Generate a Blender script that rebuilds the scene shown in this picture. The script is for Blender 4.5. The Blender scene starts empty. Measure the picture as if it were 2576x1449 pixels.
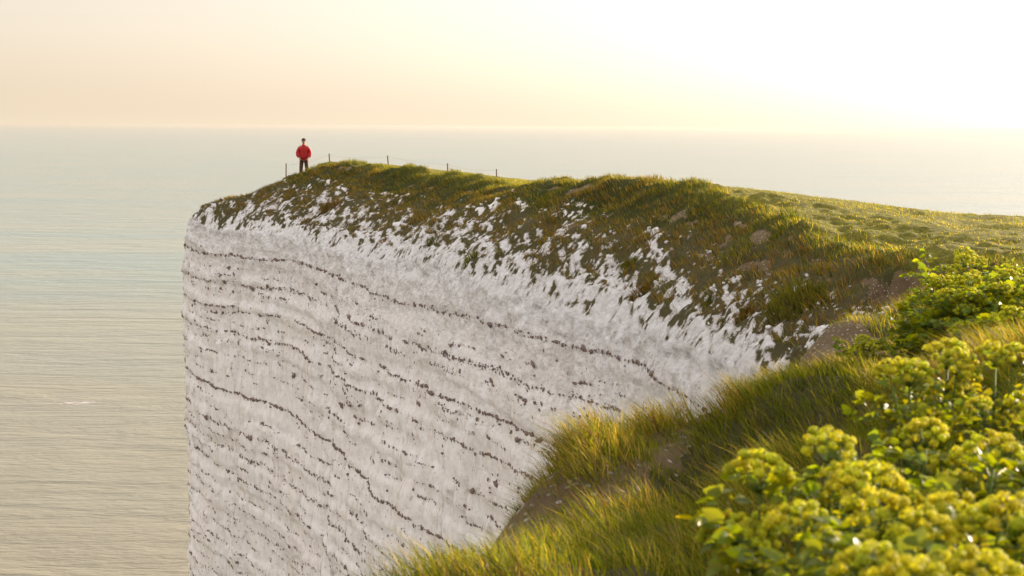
import bpy, math, random
import numpy as np
from mathutils import Vector, Matrix, Euler
R = math.radians
rng = np.random.default_rng(7)
random.seed(7)
scene = bpy.context.scene
COL = scene.collection

# ------------------------------------------------------------------ camera frame (used to place things at real distances)
FPX = 3578.0                       # focal length in picture units (picture 2576 wide)
PITCH, ROLL = R(6.49), R(0.29)
CAMM = Matrix.Rotation(R(90) - PITCH, 3, 'X') @ Matrix.Rotation(ROLL, 3, 'Z')
def W(px, py, d):
    v = CAMM @ Vector(((px - 1288) / FPX, -(py - 724.5) / FPX, -1.0))
    return v * (d / v.y)

# ------------------------------------------------------------------ noise
def _hash(ix, iy, iz, seed):
    h = (ix.astype(np.int64) * 374761393 + iy.astype(np.int64) * 668265263 + iz.astype(np.int64) * 2147483647 + seed * 974634777) & 0xFFFFFFFF
    h = ((h ^ (h >> 13)) * 1274126177) & 0xFFFFFFFF
    h = ((h ^ (h >> 16)) * 2246822519) & 0xFFFFFFFF
    return (h ^ (h >> 15)) & 0xFFFFFFFF
def vnoise(x, y, z=0.0, seed=0):
    x = np.asarray(x, float); y = np.asarray(y, float); z = np.zeros_like(x) + z
    y = y + np.zeros_like(x)
    ix, iy, iz = np.floor(x), np.floor(y), np.floor(z)
    fx, fy, fz = x - ix, y - iy, z - iz
    u, v, w = [t * t * t * (t * (t * 6 - 15) + 10) for t in (fx, fy, fz)]
    out = 0
    for a in (0, 1):
        for b in (0, 1):
            for c in (0, 1):
                h = _hash(ix + a, iy + b, iz + c, seed)
                g1 = (h & 1023) / 511.5 - 1; g2 = ((h >> 10) & 1023) / 511.5 - 1; g3 = ((h >> 20) & 1023) / 511.5 - 1
                d = g1 * (fx - a) + g2 * (fy - b) + g3 * (fz - c)
                out = out + d * (u if a else 1 - u) * (v if b else 1 - v) * (w if c else 1 - w)
    return out * 1.3
def fbm(x, y, z=0.0, o=4, seed=0, g=0.5):
    t = 0; a = 1.0; f = 1.0
    for i in range(o):
        t = t + a * vnoise(np.asarray(x) * f, np.asarray(y) * f, np.asarray(z) * f, seed + i * 17); a *= g; f *= 2.03
    return t
def cell(x, y, z=0.0, seed=0):
    """distance to nearest jittered point and its random value"""
    x = np.asarray(x, float); y = np.asarray(y, float) + np.zeros_like(x); z = np.zeros_like(x) + z
    ix, iy, iz = np.floor(x), np.floor(y), np.floor(z)
    best = np.full(x.shape, 9.0); val = np.zeros(x.shape)
    for a in (-1, 0, 1):
        for b in (-1, 0, 1):
            for c in (-1, 0, 1):
                h = _hash(ix + a, iy + b, iz + c, seed)
                px = ix + a + (h & 1023) / 1023; py = iy + b + ((h >> 10) & 1023) / 1023; pz = iz + c + ((h >> 20) & 1023) / 1023
                d = (x - px) ** 2 + (y - py) ** 2 + (z - pz) ** 2
                m = d < best
                best = np.where(m, d, best); val = np.where(m, (h & 4095) / 4095, val)
    return np.sqrt(best), val
def sstep(a, b, x):
    t = np.clip((x - a) / (b - a), 0, 1); return t * t * (3 - 2 * t)

# ------------------------------------------------------------------ mesh helpers
def build(name, verts, faces, mat, attrs=None, parent=None, smooth=True, link=True):
    """faces: array (n,k) or list of arrays"""
    if not isinstance(faces, list): faces = [faces]
    verts = np.asarray(verts, np.float32)
    me = bpy.data.meshes.new(name)
    me.vertices.add(len(verts)); me.vertices.foreach_set('co', verts.ravel())
    nl = sum(f.size for f in faces); nf = sum(len(f) for f in faces)
    me.loops.add(nl); me.polygons.add(nf)
    me.loops.foreach_set('vertex_index', np.concatenate([f.ravel() for f in faces]).astype(np.int32))
    starts = []; o = 0
    for f in faces:
        starts.append(o + np.arange(len(f)) * f.shape[1]); o += f.size
    me.polygons.foreach_set('loop_start', np.concatenate(starts).astype(np.int32))
    me.polygons.foreach_set('use_smooth', np.full(nf, smooth))
    me.update(calc_edges=True)
    for k, a in (attrs or {}).items():
        a = np.asarray(a, np.float32)
        if a.ndim == 1:
            at = me.attributes.new(k, 'FLOAT', 'POINT'); at.data.foreach_set('value', a)
        else:
            if a.shape[1] == 3: a = np.c_[a, np.ones(len(a), np.float32)]
            at = me.attributes.new(k, 'FLOAT_COLOR', 'POINT'); at.data.foreach_set('color', a.ravel().astype(np.float32))
    if mat: me.materials.append(mat)
    ob = bpy.data.objects.new(name, me)
    if link: COL.objects.link(ob)
    if parent: ob.parent = parent
    return ob
def tag(o, label=None, cat=None, group=None, kind=None):
    for k, v in (('label', label), ('category', cat), ('group', group), ('kind', kind)):
        if v: o[k] = v
    return o
def empty(name, loc, label, cat, group=None):
    o = bpy.data.objects.new(name, None); COL.objects.link(o); o.location = loc
    o.empty_display_size = .1
    return tag(o, label, cat, group)

class MB:
    def __init__(s): s.v = []; s.f3 = []; s.f4 = []; s.c = []; s.n = 0
    def add(s, v, f3=None, f4=None, c=(1, 1, 1)):
        v = np.asarray(v, float).reshape(-1, 3)
        if f3 is not None and len(f3): s.f3.append(np.asarray(f3) + s.n)
        if f4 is not None and len(f4): s.f4.append(np.asarray(f4) + s.n)
        c = np.asarray(c, float)
        if c.ndim == 1: c = np.tile(c, (len(v), 1))
        s.v.append(v); s.c.append(c); s.n += len(v)
    def tube(s, pts, rad, k=6, c=(1, 1, 1)):
        pts = np.asarray(pts, float); n = len(pts)
        rad = np.zeros(n) + rad
        vs = []
        for i in range(n):
            t = pts[min(i + 1, n - 1)] - pts[max(i - 1, 0)]; t = t / (np.linalg.norm(t) + 1e-9)
            a = np.cross(t, (0, 0, 1) if abs(t[2]) < .9 else (1, 0, 0)); a /= np.linalg.norm(a); b = np.cross(t, a)
            an = np.arange(k) / k * 2 * math.pi
            vs.append(pts[i] + rad[i] * (np.cos(an)[:, None] * a + np.sin(an)[:, None] * b))
        q = []
        for i in range(n - 1):
            for j in range(k):
                q.append((i * k + j, i * k + (j + 1) % k, (i + 1) * k + (j + 1) % k, (i + 1) * k + j))
        v = np.concatenate(vs + [pts[:1], pts[-1:]])
        t3 = [(n * k, (j + 1) % k, j) for j in range(k)] + [(n * k + 1, (n - 1) * k + j, (n - 1) * k + (j + 1) % k) for j in range(k)]
        s.add(v, t3, q, c)
    def out(s, name, mat, parent=None, smooth=True, link=True):
        fs = []
        if s.f3: fs.append(np.concatenate(s.f3))
        if s.f4: fs.append(np.concatenate(s.f4))
        return build(name, np.concatenate(s.v), fs, mat, {'col': np.concatenate(s.c)}, parent, smooth, link)

# ------------------------------------------------------------------ materials
def newmat(name):
    m = bpy.data.materials.new(name); m.use_nodes = True
    nt = m.node_tree
    for n in list(nt.nodes): nt.nodes.remove(n)
    return m, nt
class NT:
    def __init__(s, nt): s.nt = nt
    def n(s, t, inp=None, **kw):
        x = s.nt.nodes.new(t)
        for k, v in kw.items(): setattr(x, k, v)
        for k, v in (inp or {}).items():
            if hasattr(v, 'is_output') or hasattr(v, 'links'): s.nt.links.new(v, x.inputs[k])
            else: x.inputs[k].default_value = v
        return x
    def mix(s, f, a, b, bt='MIX'):
        x = s.n('ShaderNodeMix', data_type='RGBA', blend_type=bt)
        for i, v in ((0, f), (6, a), (7, b)):
            if hasattr(v, 'links'): s.nt.links.new(v, x.inputs[i])
            else: x.inputs[i].default_value = v if i == 0 else (tuple(v) + (1,) if len(v) == 3 else v)
        return x.outputs[2]
    def ramp(s, f, stops, interp='LINEAR'):
        x = s.n('ShaderNodeValToRGB', {0: f}); e = x.color_ramp.elements; x.color_ramp.interpolation = interp
        while len(e) > 1: e.remove(e[-1])
        for i, (p, c) in enumerate(stops):
            el = e[0] if i == 0 else e.new(p)
            el.position = p; el.color = (c, c, c, 1) if isinstance(c, (int, float)) else tuple(c) + (1,)
        return x.outputs[0]
    def noise(s, vec, scale, detail=4, rough=.55, dist=0):
        return s.n('ShaderNodeTexNoise', {'Vector': vec, 'Scale': scale, 'Detail': detail, 'Roughness': rough, 'Distortion': dist}).outputs[0]
    def mapv(s, vec, scale=(1, 1, 1), rot=(0, 0, 0)):
        return s.n('ShaderNodeMapping', {'Vector': vec, 'Scale': scale, 'Rotation': rot}).outputs[0]
    def math(s, op, a, b=0.0, clamp=False):
        return s.n('ShaderNodeMath', {0: a, 1: b}, operation=op, use_clamp=clamp).outputs[0]

def terrain_mat(name):
    m, nt = newmat(name); N = NT(nt)
    pos = N.n('ShaderNodeNewGeometry').outputs['Position']
    veg = N.n('ShaderNodeAttribute', attribute_name='veg').outputs['Fac']
    soil = N.n('ShaderNodeAttribute', attribute_name='soil').outputs['Fac']
    sd = N.n('ShaderNodeAttribute', attribute_name='sd').outputs['Vector']     # (along edge, inland distance, height)
    # chalk: off-white with warm and cool blotches, vertical water streaks, small pits
    streak = N.noise(N.mapv(sd, (2.4, 1.0, .14)), 1.0, 7, .62)
    blot = N.noise(sd, .22, 5, .6)
    fine = N.noise(pos, 5.5, 6, .7)
    chalk = N.mix(N.ramp(streak, [(.36, 0), (.62, 1)]), (.82, .785, .74), (.90, .89, .89))
    chalk = N.mix(N.ramp(blot, [(.46, 0), (.72, .5)]), chalk, (.86, .77, .72), 'MIX')
    chalk = N.mix(N.ramp(N.noise(N.mapv(sd, (.9, .9, .2)), .8, 5, .65), [(.56, 0), (.74, .45)]), chalk, (.72, .65, .53))
    crk = N.noise(N.mapv(sd, (1.9, 1.9, .10)), 1.0, 5, .6, .4)
    crk = N.math('MULTIPLY', N.ramp(crk, [(.485, 0), (.498, .55), (.502, .55), (.515, 0)]), N.ramp(N.noise(sd, .45, 3, .6), [(.46, 0), (.58, 1)]))
    chalk = N.mix(crk, chalk, (.42, .38, .32))
    chalk = N.mix(N.ramp(fine, [(.30, .35), (.44, 0)]), chalk, (.55, .51, .46))
    # rough grey weathered chalk up at the lip
    up = N.n('ShaderNodeAttribute', attribute_name='lip').outputs['Fac']
    vor = N.n('ShaderNodeTexVoronoi', {'Vector': pos, 'Scale': 4.2}, feature='F1')
    rub = N.mix(N.ramp(vor.outputs[0], [(.25, 0), (.75, 1)]), (.88, .88, .90), (.70, .69, .69))
    chalk = N.mix(N.math('MULTIPLY', up, .7), chalk, rub)
    crev = N.ramp(N.noise(pos, 3.4, 8, .75), [(.36, .7), (.45, 0)])
    chalk = N.mix(N.math('MULTIPLY', up, crev), chalk, (.36, .34, .32))
    # soil
    soilc = N.mix(N.noise(pos, 2.5, 5, .7), (.10, .068, .034), (.25, .18, .10))
    spk = N.n('ShaderNodeTexVoronoi', {'Vector': pos, 'Scale': 13.0}, feature='F1').outputs[0]
    soilc = N.mix(N.ramp(spk, [(.16, .9), (.28, 0)]), soilc, (.50, .46, .40))
    # turf under the blades
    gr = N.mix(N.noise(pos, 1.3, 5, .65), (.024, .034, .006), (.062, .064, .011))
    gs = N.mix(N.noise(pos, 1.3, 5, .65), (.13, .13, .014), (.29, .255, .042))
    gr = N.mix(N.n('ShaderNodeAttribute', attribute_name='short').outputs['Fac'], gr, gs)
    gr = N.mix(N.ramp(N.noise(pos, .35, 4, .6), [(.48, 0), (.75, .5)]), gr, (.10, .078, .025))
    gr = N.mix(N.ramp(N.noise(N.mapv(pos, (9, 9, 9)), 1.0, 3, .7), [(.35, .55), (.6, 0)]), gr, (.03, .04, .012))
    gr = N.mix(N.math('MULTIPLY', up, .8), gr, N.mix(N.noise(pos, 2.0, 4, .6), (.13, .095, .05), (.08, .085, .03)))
    n2 = N.math('SUBTRACT', N.noise(pos, 2.6, 9, .80), .5)
    vs = N.math('ADD', veg, N.math('MULTIPLY', n2, 2.8))
    vf = N.ramp(vs, [(.46, 0), (.54, 1)])
    ss = N.ramp(N.math('ADD', soil, N.math('MULTIPLY', n2, .8)), [(.44, 0), (.56, 1)])
    chalk = N.mix(N.ramp(vs, [(.16, 0), (.47, .72)]), chalk, N.mix(N.noise(pos, 6.0, 3, .6), (.20, .15, .10), (.46, .40, .32)))
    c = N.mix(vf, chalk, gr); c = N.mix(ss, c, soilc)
    h1 = N.math('MULTIPLY', N.noise(N.mapv(sd, (6.0, 6.0, .7)), 1.0, 8, .68), 1.0)
    h2 = N.math('MULTIPLY', N.noise(pos, 3.0, 8, .72), .6)
    hv = N.math('MULTIPLY', N.n('ShaderNodeTexVoronoi', {'Vector': pos, 'Scale': 6.0}, feature='F1').outputs[0], .5)
    h1 = N.math('MULTIPLY', h1, N.math('SUBTRACT', 1.0, up))
    h2 = N.math('MULTIPLY', h2, N.math('ADD', .4, N.math('MULTIPLY', up, 2.2)))
    h = N.math('ADD', N.math('ADD', h1, h2), N.math('MULTIPLY', hv, up))
    bmp = N.n('ShaderNodeBump', {'Height': h, 'Strength': .95, 'Distance': .2})
    p = N.n('ShaderNodeBsdfPrincipled', {'Base Color': c, 'Roughness': .95, 'Normal': bmp.outputs[0], 'Specular IOR Level': .15})
    nt.links.new(p.outputs[0], N.n('ShaderNodeOutputMaterial').inputs[0])
    return m

def leaf_mat(name, trans=.5, rough=.5, spec=.3, tint=(1.5, 1.6, .5), var=.0):
    m, nt = newmat(name); N = NT(nt)
    col = N.n('ShaderNodeAttribute', attribute_name='col').outputs['Color']
    tcol = N.mix(1.0, col, tint, 'MULTIPLY')
    p = N.n('ShaderNodeBsdfPrincipled', {'Base Color': col, 'Roughness': rough, 'Specular IOR Level': spec})
    t = N.n('ShaderNodeBsdfTranslucent', {'Color': tcol})
    mx = N.n('ShaderNodeMixShader', {0: trans, 1: p.outputs[0], 2: t.outputs[0]})
    nt.links.new(mx.outputs[0], N.n('ShaderNodeOutputMaterial').inputs[0])
    return m

def plain_mat(name, c1, c2, scale=8, rough=.8, bump=.3, dist=.02, sheen=0):
    m, nt = newmat(name); N = NT(nt)
    pos = N.n('ShaderNodeTexCoord').outputs['Object']
    nz = N.noise(pos, scale, 5, .6)
    c = N.mix(nz, c1, c2)
    b = N.n('ShaderNodeBump', {'Height': nz, 'Strength': bump, 'Distance': dist})
    p = N.n('ShaderNodeBsdfPrincipled', {'Base Color': c, 'Roughness': rough, 'Normal': b.outputs[0], 'Specular IOR Level': .3})
    nt.links.new(p.outputs[0], N.n('ShaderNodeOutputMaterial').inputs[0])
    return m

M_TER = terrain_mat('chalk_and_turf')
M_GRASS = leaf_mat('grass_blade', .55, .6, .10, (1.9, 1.55, .40))
M_LEAF = leaf_mat('broad_leaf', .6, .42, .25, (2.0, 1.5, .22))
M_FLOWER = leaf_mat('green_yellow_florets', .45, .6, .2, (1.6, 1.4, .3))
M_FLINT = plain_mat('flint', (.11, .072, .058), (.24, .175, .145), 6, .7)
M_CHALKSTONE = plain_mat('loose_chalk', (.62, .6, .57), (.8, .79, .77), 4, .95)

# ------------------------------------------------------------------ land outline (cliff edge, then round the back)
edge = [(700, 260), (420, 200), (250, 165), (140, 150), (70, 137), (25, 122), (2, 110), (-11, 100), (-16.6, 91), (-18.3, 85), (-17.9, 79.3), (-14.5, 73.6),
        (-10, 67.4), (-6, 59.8), (-1.8, 50.2), (1.2, 43.8), (3.1, 40), (4.0, 36), (4.7, 32.5), (5.5, 29.5), (6.4, 27.3), (7.0, 25.2), (6.9, 23.3), (5.7, 21.2),
        (4.0, 19.2), (3.1, 17.1), (3.55, 15.6), (3.0, 14.1), (1.75, 12.3), (.70, 10.4), (.25, 9.2), (-.3, 7.7), (-.62, 6.5), (-1.05, 5.5), (-1.6, 4.4),
        (-2.3, 3), (-3.0, .5), (-4, -4), (-9, -14), (-25, -45), (-60, -110)]
edge = np.array(edge, float)
def catmull(P, k):
    out = []
    Q = np.vstack([2 * P[0] - P[1], P, 2 * P[-1] - P[-2]])
    for i in range(1, len(Q) - 2):
        p0, p1, p2, p3 = Q[i - 1:i + 3]
        # centripetal-like tangents scaled to segment length
        L = np.linalg.norm(p2 - p1); m1 = (p2 - p0) / (np.linalg.norm(p2 - p1) + np.linalg.norm(p1 - p0)) * L
        m2 = (p3 - p1) / (np.linalg.norm(p3 - p2) + np.linalg.norm(p2 - p1)) * L
        for t in np.arange(k) / k:
            out.append((2 * t**3 - 3 * t**2 + 1) * p1 + (t**3 - 2 * t**2 + t) * m1 + (-2 * t**3 + 3 * t**2) * p2 + (t**3 - t**2) * m2)
    out.append(P[-1]); return np.array(out)
E = catmull(edge, 6)
seg = np.linalg.norm(np.diff(E, axis=0), axis=1)
S = np.r_[0, np.cumsum(seg)]
s_nose = S[np.argmin(np.hypot(E[:, 0] + 17.9, E[:, 1] - 79.3))]
S -= s_nose                                      # s = 0 at the nose of the headland
def s_at(x, y): return S[np.argmin(np.hypot(E[:, 0] - x, E[:, 1] - y))]
S_BAY = s_at(7.0, 25.2)
poly = np.vstack([E, [(-60, -400), (900, -400), (900, 260)]])
def sdist(x, y):
    x = np.asarray(x, np.float32).ravel(); y = np.asarray(y, np.float32).ravel()
    D = np.full(x.shape, 1e9, np.float32); SS = np.zeros(x.shape, np.float32)
    for i in range(len(E) - 1):
        ax, ay = E[i]; bx, by = E[i + 1]; dx, dy = bx - ax, by - ay
        t = np.clip(((x - ax) * dx + (y - ay) * dy) / (dx * dx + dy * dy), 0, 1)
        d = (x - ax - t * dx) ** 2 + (y - ay - t * dy) ** 2
        m = d < D; D[m] = d[m]; SS[m] = S[i] + t[m] * seg[i]
    inside = np.zeros(x.shape, bool)
    for i in range(len(poly)):
        x1, y1 = poly[i]; x2, y2 = poly[(i + 1) % len(poly)]
        c = ((y1 > y) != (y2 > y))
        if y1 == y2: continue
        xi = (x2 - x1) * (y - y1) / (y2 - y1) + x1
        inside ^= c & (x < xi)
    return np.where(inside, 1, -1) * np.sqrt(D), SS

# ------------------------------------------------------------------ plateau height: thin plate through surveyed points
ctl = []
def cp(px, py, d, dz=0): v = W(px, py, d); ctl.append((v.x, v.y, v.z + dz))
for a in [(765, 432, 80), (925, 412, 73), (1080, 452, 62), (1250, 455, 59), (1100, 434, 75), (1250, 452, 75), (1000, 424, 76), (1300, 438, 56), (1440, 438, 53),
          (1640, 466, 48), (1860, 478, 46), (2000, 496, 45), (2300, 532, 45), (2576, 556, 47), (2060, 600, 36), (2300, 662, 31), (2576, 668, 29),
          (690, 438, 81), (828, 418, 81), (860, 416, 76), (2400, 600, 36), (2150, 560, 39), (1750, 500, 43),
          # foreground spit
          (1610, 1092, 10), (1500, 1150, 9), (1300, 1268, 7), (1240, 1370, 6), (1000, 1430, 5), (1750, 1068, 12), (1900, 978, 12),
          (2130, 972, 10.5), (2576, 905, 7.6), (2400, 930, 7.9), (2230, 945, 8.8), (1990, 880, 17), (2040, 835, 18), (2250, 775, 19.5), (2500, 770, 19)]: cp(*a)
ctl += [(0, 0, -1.62), (1, 2.5, -1.6), (1.5, 5, -1.72), (3.6, 10.5, -2.05), (5, 8, -1.1), (1.9, 5.4, -1.5), (6, 12, -2.0), (3.6, 14.7, -2.75), (8, 22, -2.7), (12, 24, -2.55), (12, 10, -1.6), (12, 0, -1.2),
        (0, -15, -1.3), (30, 0, -1.2), (30, 25, -3), (22, 55, -5.0), (30, 80, -9), (10, 80, -4.2), (0, 92, -4.2), (-12, 92, -4.2), (-11.6, 82.6, -3.35), (-9.0, 84, -2.95), (-17, 84, -3.2), (15, 110, -9),
        (60, 20, -4), (60, 100, -16), (100, 0, -5), (150, 150, -30), (150, 60, -18), (200, -100, -10), (0, -100, -2)]
ctl = np.array(ctl)
def tpsU(r2): return np.where(r2 > 0, r2 * np.log(r2 + 1e-12), 0) * .5
n = len(ctl)
K = tpsU(((ctl[:, None, :2] - ctl[None, :, :2]) ** 2).sum(-1)) + .35 * np.eye(n)
P_ = np.c_[np.ones(n), ctl[:, :2]]
A = np.zeros((n + 3, n + 3)); A[:n, :n] = K; A[:n, n:] = P_; A[n:, :n] = P_.T
wts = np.linalg.solve(A, np.r_[ctl[:, 2], 0, 0, 0])
def Hp(x, y):
    o = np.zeros(x.shape)
    for i in range(n): o += wts[i] * tpsU((x - ctl[i, 0]) ** 2 + (y - ctl[i, 1]) ** 2)
    o += wts[n] + wts[n + 1] * x + wts[n + 2] * y
    r = np.hypot(x, y)
    return np.clip(o, -34, -1.0) * (1 - sstep(150, 260, r)) + (-14.0) * sstep(150, 260, r)

def wfar(s): return 1 - sstep(S_BAY - 1.5, S_BAY + 5, s)
def height(x, y, D, s):
    x = x.astype(float); y = y.astype(float); D = D.astype(float); s = s.astype(float)
    hp = Hp(x, y)
    wf = wfar(s)
    Dn = D * (1 + .75 * sstep(36, 50, s)) + .9 * fbm(s * .16, D * .1, 0, 3, 5) * sstep(0, 2, D) * wf
    far = np.interp(Dn, [-2, 0, .5, 1.5, 2.6, 4.0, 5.2, 5.9, 6.6, 8.2], [6.0, 3.45, 2.9, 2.2, 1.62, 1.0, .55, .22, .06, 0])
    nose = np.exp(-((s + 2.5) / 5.5) ** 4)
    far2 = np.interp(D + .3 * fbm(s * .5, D * .3, 0, 3, 6), [-2, 0, .5, 1.5, 2.5, 4.9, 5.15, 6.0, 7], [6.0, 2.7, 2.15, 1.7, 1.45, 1.15, .35, .12, 0])
    far = far * (1 - nose) + far2 * nose
    near = np.interp(D, [-1, 0, .2, .5, 1.1], [3.5, 1.3, .5, .15, 0])
    h = hp - far * (1 - .35 * sstep(40, 54, s)) * wf - near * (1 - wf)
    # hummocks on the bank, gentle lumps on the cropped plateau
    bank = sstep(0, 1.5, D) * (1 - sstep(6, 9, D)) * wf
    h += bank * (.42 * fbm(s * .35, D * .28, 0, 4, 11) + .10 * fbm(x * 1.6, y * 1.6, 0, 3, 12))
    rim = np.exp(-((D * (1 + .75 * sstep(36, 50, s)) - 6.6) / 1.3) ** 2) * wf
    h += rim * np.maximum(0, fbm(s * .28, D * .2, 0, 4, 21)) * (.55 - .35 * sstep(34, 42, s))
    h += rim * .10 * fbm(x * 1.5, y * 1.5, 0, 3, 22)
    plat = sstep(6, 9, D * (1 + .75 * sstep(36, 50, s))) * wf * (np.hypot(x, y) < 140)
    lump = sstep(9, 14, x) * (1 - sstep(50, 60, y)) * .6 + .5
    h += plat * lump * (.10 * fbm(x * .9, y * .9, 0, 4, 31) + .10 * fbm(x * .3, y * .3, 0, 3, 33))
    fg = (1 - wf) * (np.hypot(x, y) < 60)
    h += fg * (.30 * fbm(x * .62, y * .5, 0, 4, 41) + .05 * fbm(x * 3, y * 3, 0, 2, 42)) * sstep(.0, 2.0, np.hypot(x, y) - .5)
    for (px, py, d, rx, ry, a) in [(2080, 990, 9.5, .8, 1.0, -.06), (1740, 1050, 11.3, .55, 1.0, -.32), (1880, 930, 12.6, .5, .7, .10), (1420, 1150, 7.8, .45, .7, .09),
                                   (1640, 1230, 6.9, .55, .6, -.24), (1900, 1130, 7.6, .6, .6, -.22), (1560, 1090, 8.8, .4, .8, .10), (1330, 1270, 6.4, .2, .5, -.10), (1500, 1400, 5.3, .4, .3, -.12), (1120, 1400, 5.2, .3, .4, .05)]:
        c = W(px, py, d); h += a * np.exp(-((x - c.x) / rx) ** 2 - ((y - c.y) / ry) ** 2) * (1 - wf)
    # eroded bite with a bare scarp in the turf near the bay
    c = W(2300, 690, 30.5)
    q = np.sqrt(((x - c.x - .35) / 1.45) ** 2 + ((y - c.y + .1) / 1.1) ** 2) + .12 * fbm(x * 1.2, y * 1.2, 0, 2, 51)
    h -= (1 - sstep(.90, 1.0, q)) * .75
    return h

def grow(a, b, st, g, to):
    out = list(np.arange(a, b, st)); x = b; d = st
    while x < to: out.append(x); d *= g; x += d
    out.append(to); return out
gx = np.array([-v for v in grow(21, 21.01, .2, 1.2, 110)][::-1][:-1] + grow(-21, 22, .11, 1.12, 895))
gy = np.array([-v for v in grow(-1.9, -1.8, .15, 1.15, 395)][::-1][:-1] + grow(2, 96, .11, 1.1, 255))
GX, GY = np.meshgrid(gx, gy)
Dg, Sg = sdist(GX, GY); Dg = Dg.reshape(GX.shape); Sg = Sg.reshape(GX.shape)
near_m = Dg > -3
Hg = np.full(GX.shape, -60.0)
Hg[near_m] = height(GX[near_m], GY[near_m], Dg[near_m], Sg[near_m])
def samp(A, x, y):
    i = np.clip(np.searchsorted(gx, x) - 1, 0, len(gx) - 2); j = np.clip(np.searchsorted(gy, y) - 1, 0, len(gy) - 2)
    u = np.clip((x - gx[i]) / (gx[i + 1] - gx[i]), 0, 1); v = np.clip((y - gy[j]) / (gy[j + 1] - gy[j]), 0, 1)
    return (A[j, i] * (1 - u) * (1 - v) + A[j, i + 1] * u * (1 - v) + A[j + 1, i] * (1 - u) * v + A[j + 1, i + 1] * u * v)
gradx = np.gradient(Hg, axis=1) / np.gradient(gx)[None, :]
grady = np.gradient(Hg, axis=0) / np.gradient(gy)[:, None]

def masks(x, y, D, s):
    """vegetation 0..1 and bare soil 0..1"""
    wf = wfar(s); D0 = D; D = D * (1 + .75 * sstep(36, 50, s) * wf)
    an = fbm(s * .42 + D * .5, D * .7, 0, 4, 61) * 1.9 + fbm(s * 1.3 + D * 1.2, D * 2.7, 0, 5, 62, .8) * 3.0
    vf = sstep(-1.6, 1.6, (D - 1.3 + .6 * np.exp(-((s - 1) / 7) ** 2)) + an * (1 - .35 * sstep(3, 5.5, D)) * (1 + .5 * sstep(2, 3, D)) )
    vf = np.maximum(vf, sstep(5.2, 6.2, D))
    vn = sstep(.1, .35, D + .15 * fbm(x * 2, y * 2, 0, 2, 63))
    veg = vf * wf + vn * (1 - wf)
    so = sstep(.30, .62, fbm(s * .5, D * .7, 0, 5, 71, .7)) * sstep(1.5, 2.8, D) * (1 - sstep(5.4, 6.2, D)) * wf * sstep(25, 45, s)
    # bare strip under the turf rim
    so = np.maximum(so, np.exp(-((D - 5.3) / .45) ** 2) * sstep(.0, .35, fbm(s * .35, D * .2, 0, 3, 72)) * wf * .95)
    c = W(2300, 690, 30.5)
    q = np.sqrt(((x - c.x - .35) / 1.45) ** 2 + ((y - c.y + .1) / 1.1) ** 2) + .12 * fbm(x * 1.2, y * 1.2, 0, 2, 51)
    so = np.maximum(so, (1 - sstep(.95, 1.04, q)) * wf)
    for (px, py, d, rx, ry) in [(2070, 862, 17.3, .8, .9), (1745, 1062, 9.6, .42, .9), (1990, 935, 11.8, .3, .4), (1262, 1300, 6.1, .20, .4)]:
        c = W(px, py, d)
        q = np.hypot((x - c.x) / rx, (y - c.y) / ry) + .5 * fbm(x * 2.5, y * 2.5, 0, 3, 73)
        so = np.maximum(so, 1 - sstep(.75, 1.05, q))
    so = np.maximum(so, (1 - sstep(.10, .45, D + .25 * fbm(s * 1.3, D, 0, 3, 74))) * (1 - wf))
    return veg, so
vegg = np.ones(GX.shape); soilg = np.zeros(GX.shape)
vegg[near_m], soilg[near_m] = masks(GX[near_m], GY[near_m], Dg[near_m], Sg[near_m])

# ------------------------------------------------------------------ ground sheet
keep = Dg > .55
idx = -np.ones(GX.shape, int)
fm = keep[:-1, :-1] & keep[1:, :-1] & keep[:-1, 1:] & keep[1:, 1:]
used = np.zeros(GX.shape, bool)
used[:-1, :-1] |= fm; used[1:, :-1] |= fm; used[:-1, 1:] |= fm; used[1:, 1:] |= fm
idx[used] = np.arange(used.sum())
quads = np.stack([idx[:-1, :-1][fm], idx[:-1, 1:][fm], idx[1:, 1:][fm], idx[1:, :-1][fm]], 1)
zf = Hg.copy()
rubm = (1 - vegg) * np.clip(wfar(Sg), 0, 1) * (Dg < 7) * (Dg > 0)
mk = rubm > .02
c1, cv = cell(GX[mk] * 2.6, GY[mk] * 2.6, zf[mk] * 2.6, 81)
zf[mk] += rubm[mk] * (.02 * (.6 - c1) + .03 * (cv - .5) + .15 * fbm(GX[mk] * 1.7, GY[mk] * 1.7, zf[mk] * 1.7, 4, 82, .65))
lipg = (1 - sstep(2.5, 4, Dg))
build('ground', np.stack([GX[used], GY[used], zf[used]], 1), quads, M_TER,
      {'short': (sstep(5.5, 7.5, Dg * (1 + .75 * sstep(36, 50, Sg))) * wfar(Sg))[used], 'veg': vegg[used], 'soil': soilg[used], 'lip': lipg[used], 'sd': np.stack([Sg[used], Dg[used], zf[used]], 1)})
tag(bpy.data.objects['ground'], kind='structure', label='rough turf and bare chalk bank on top of the cliff')

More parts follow.
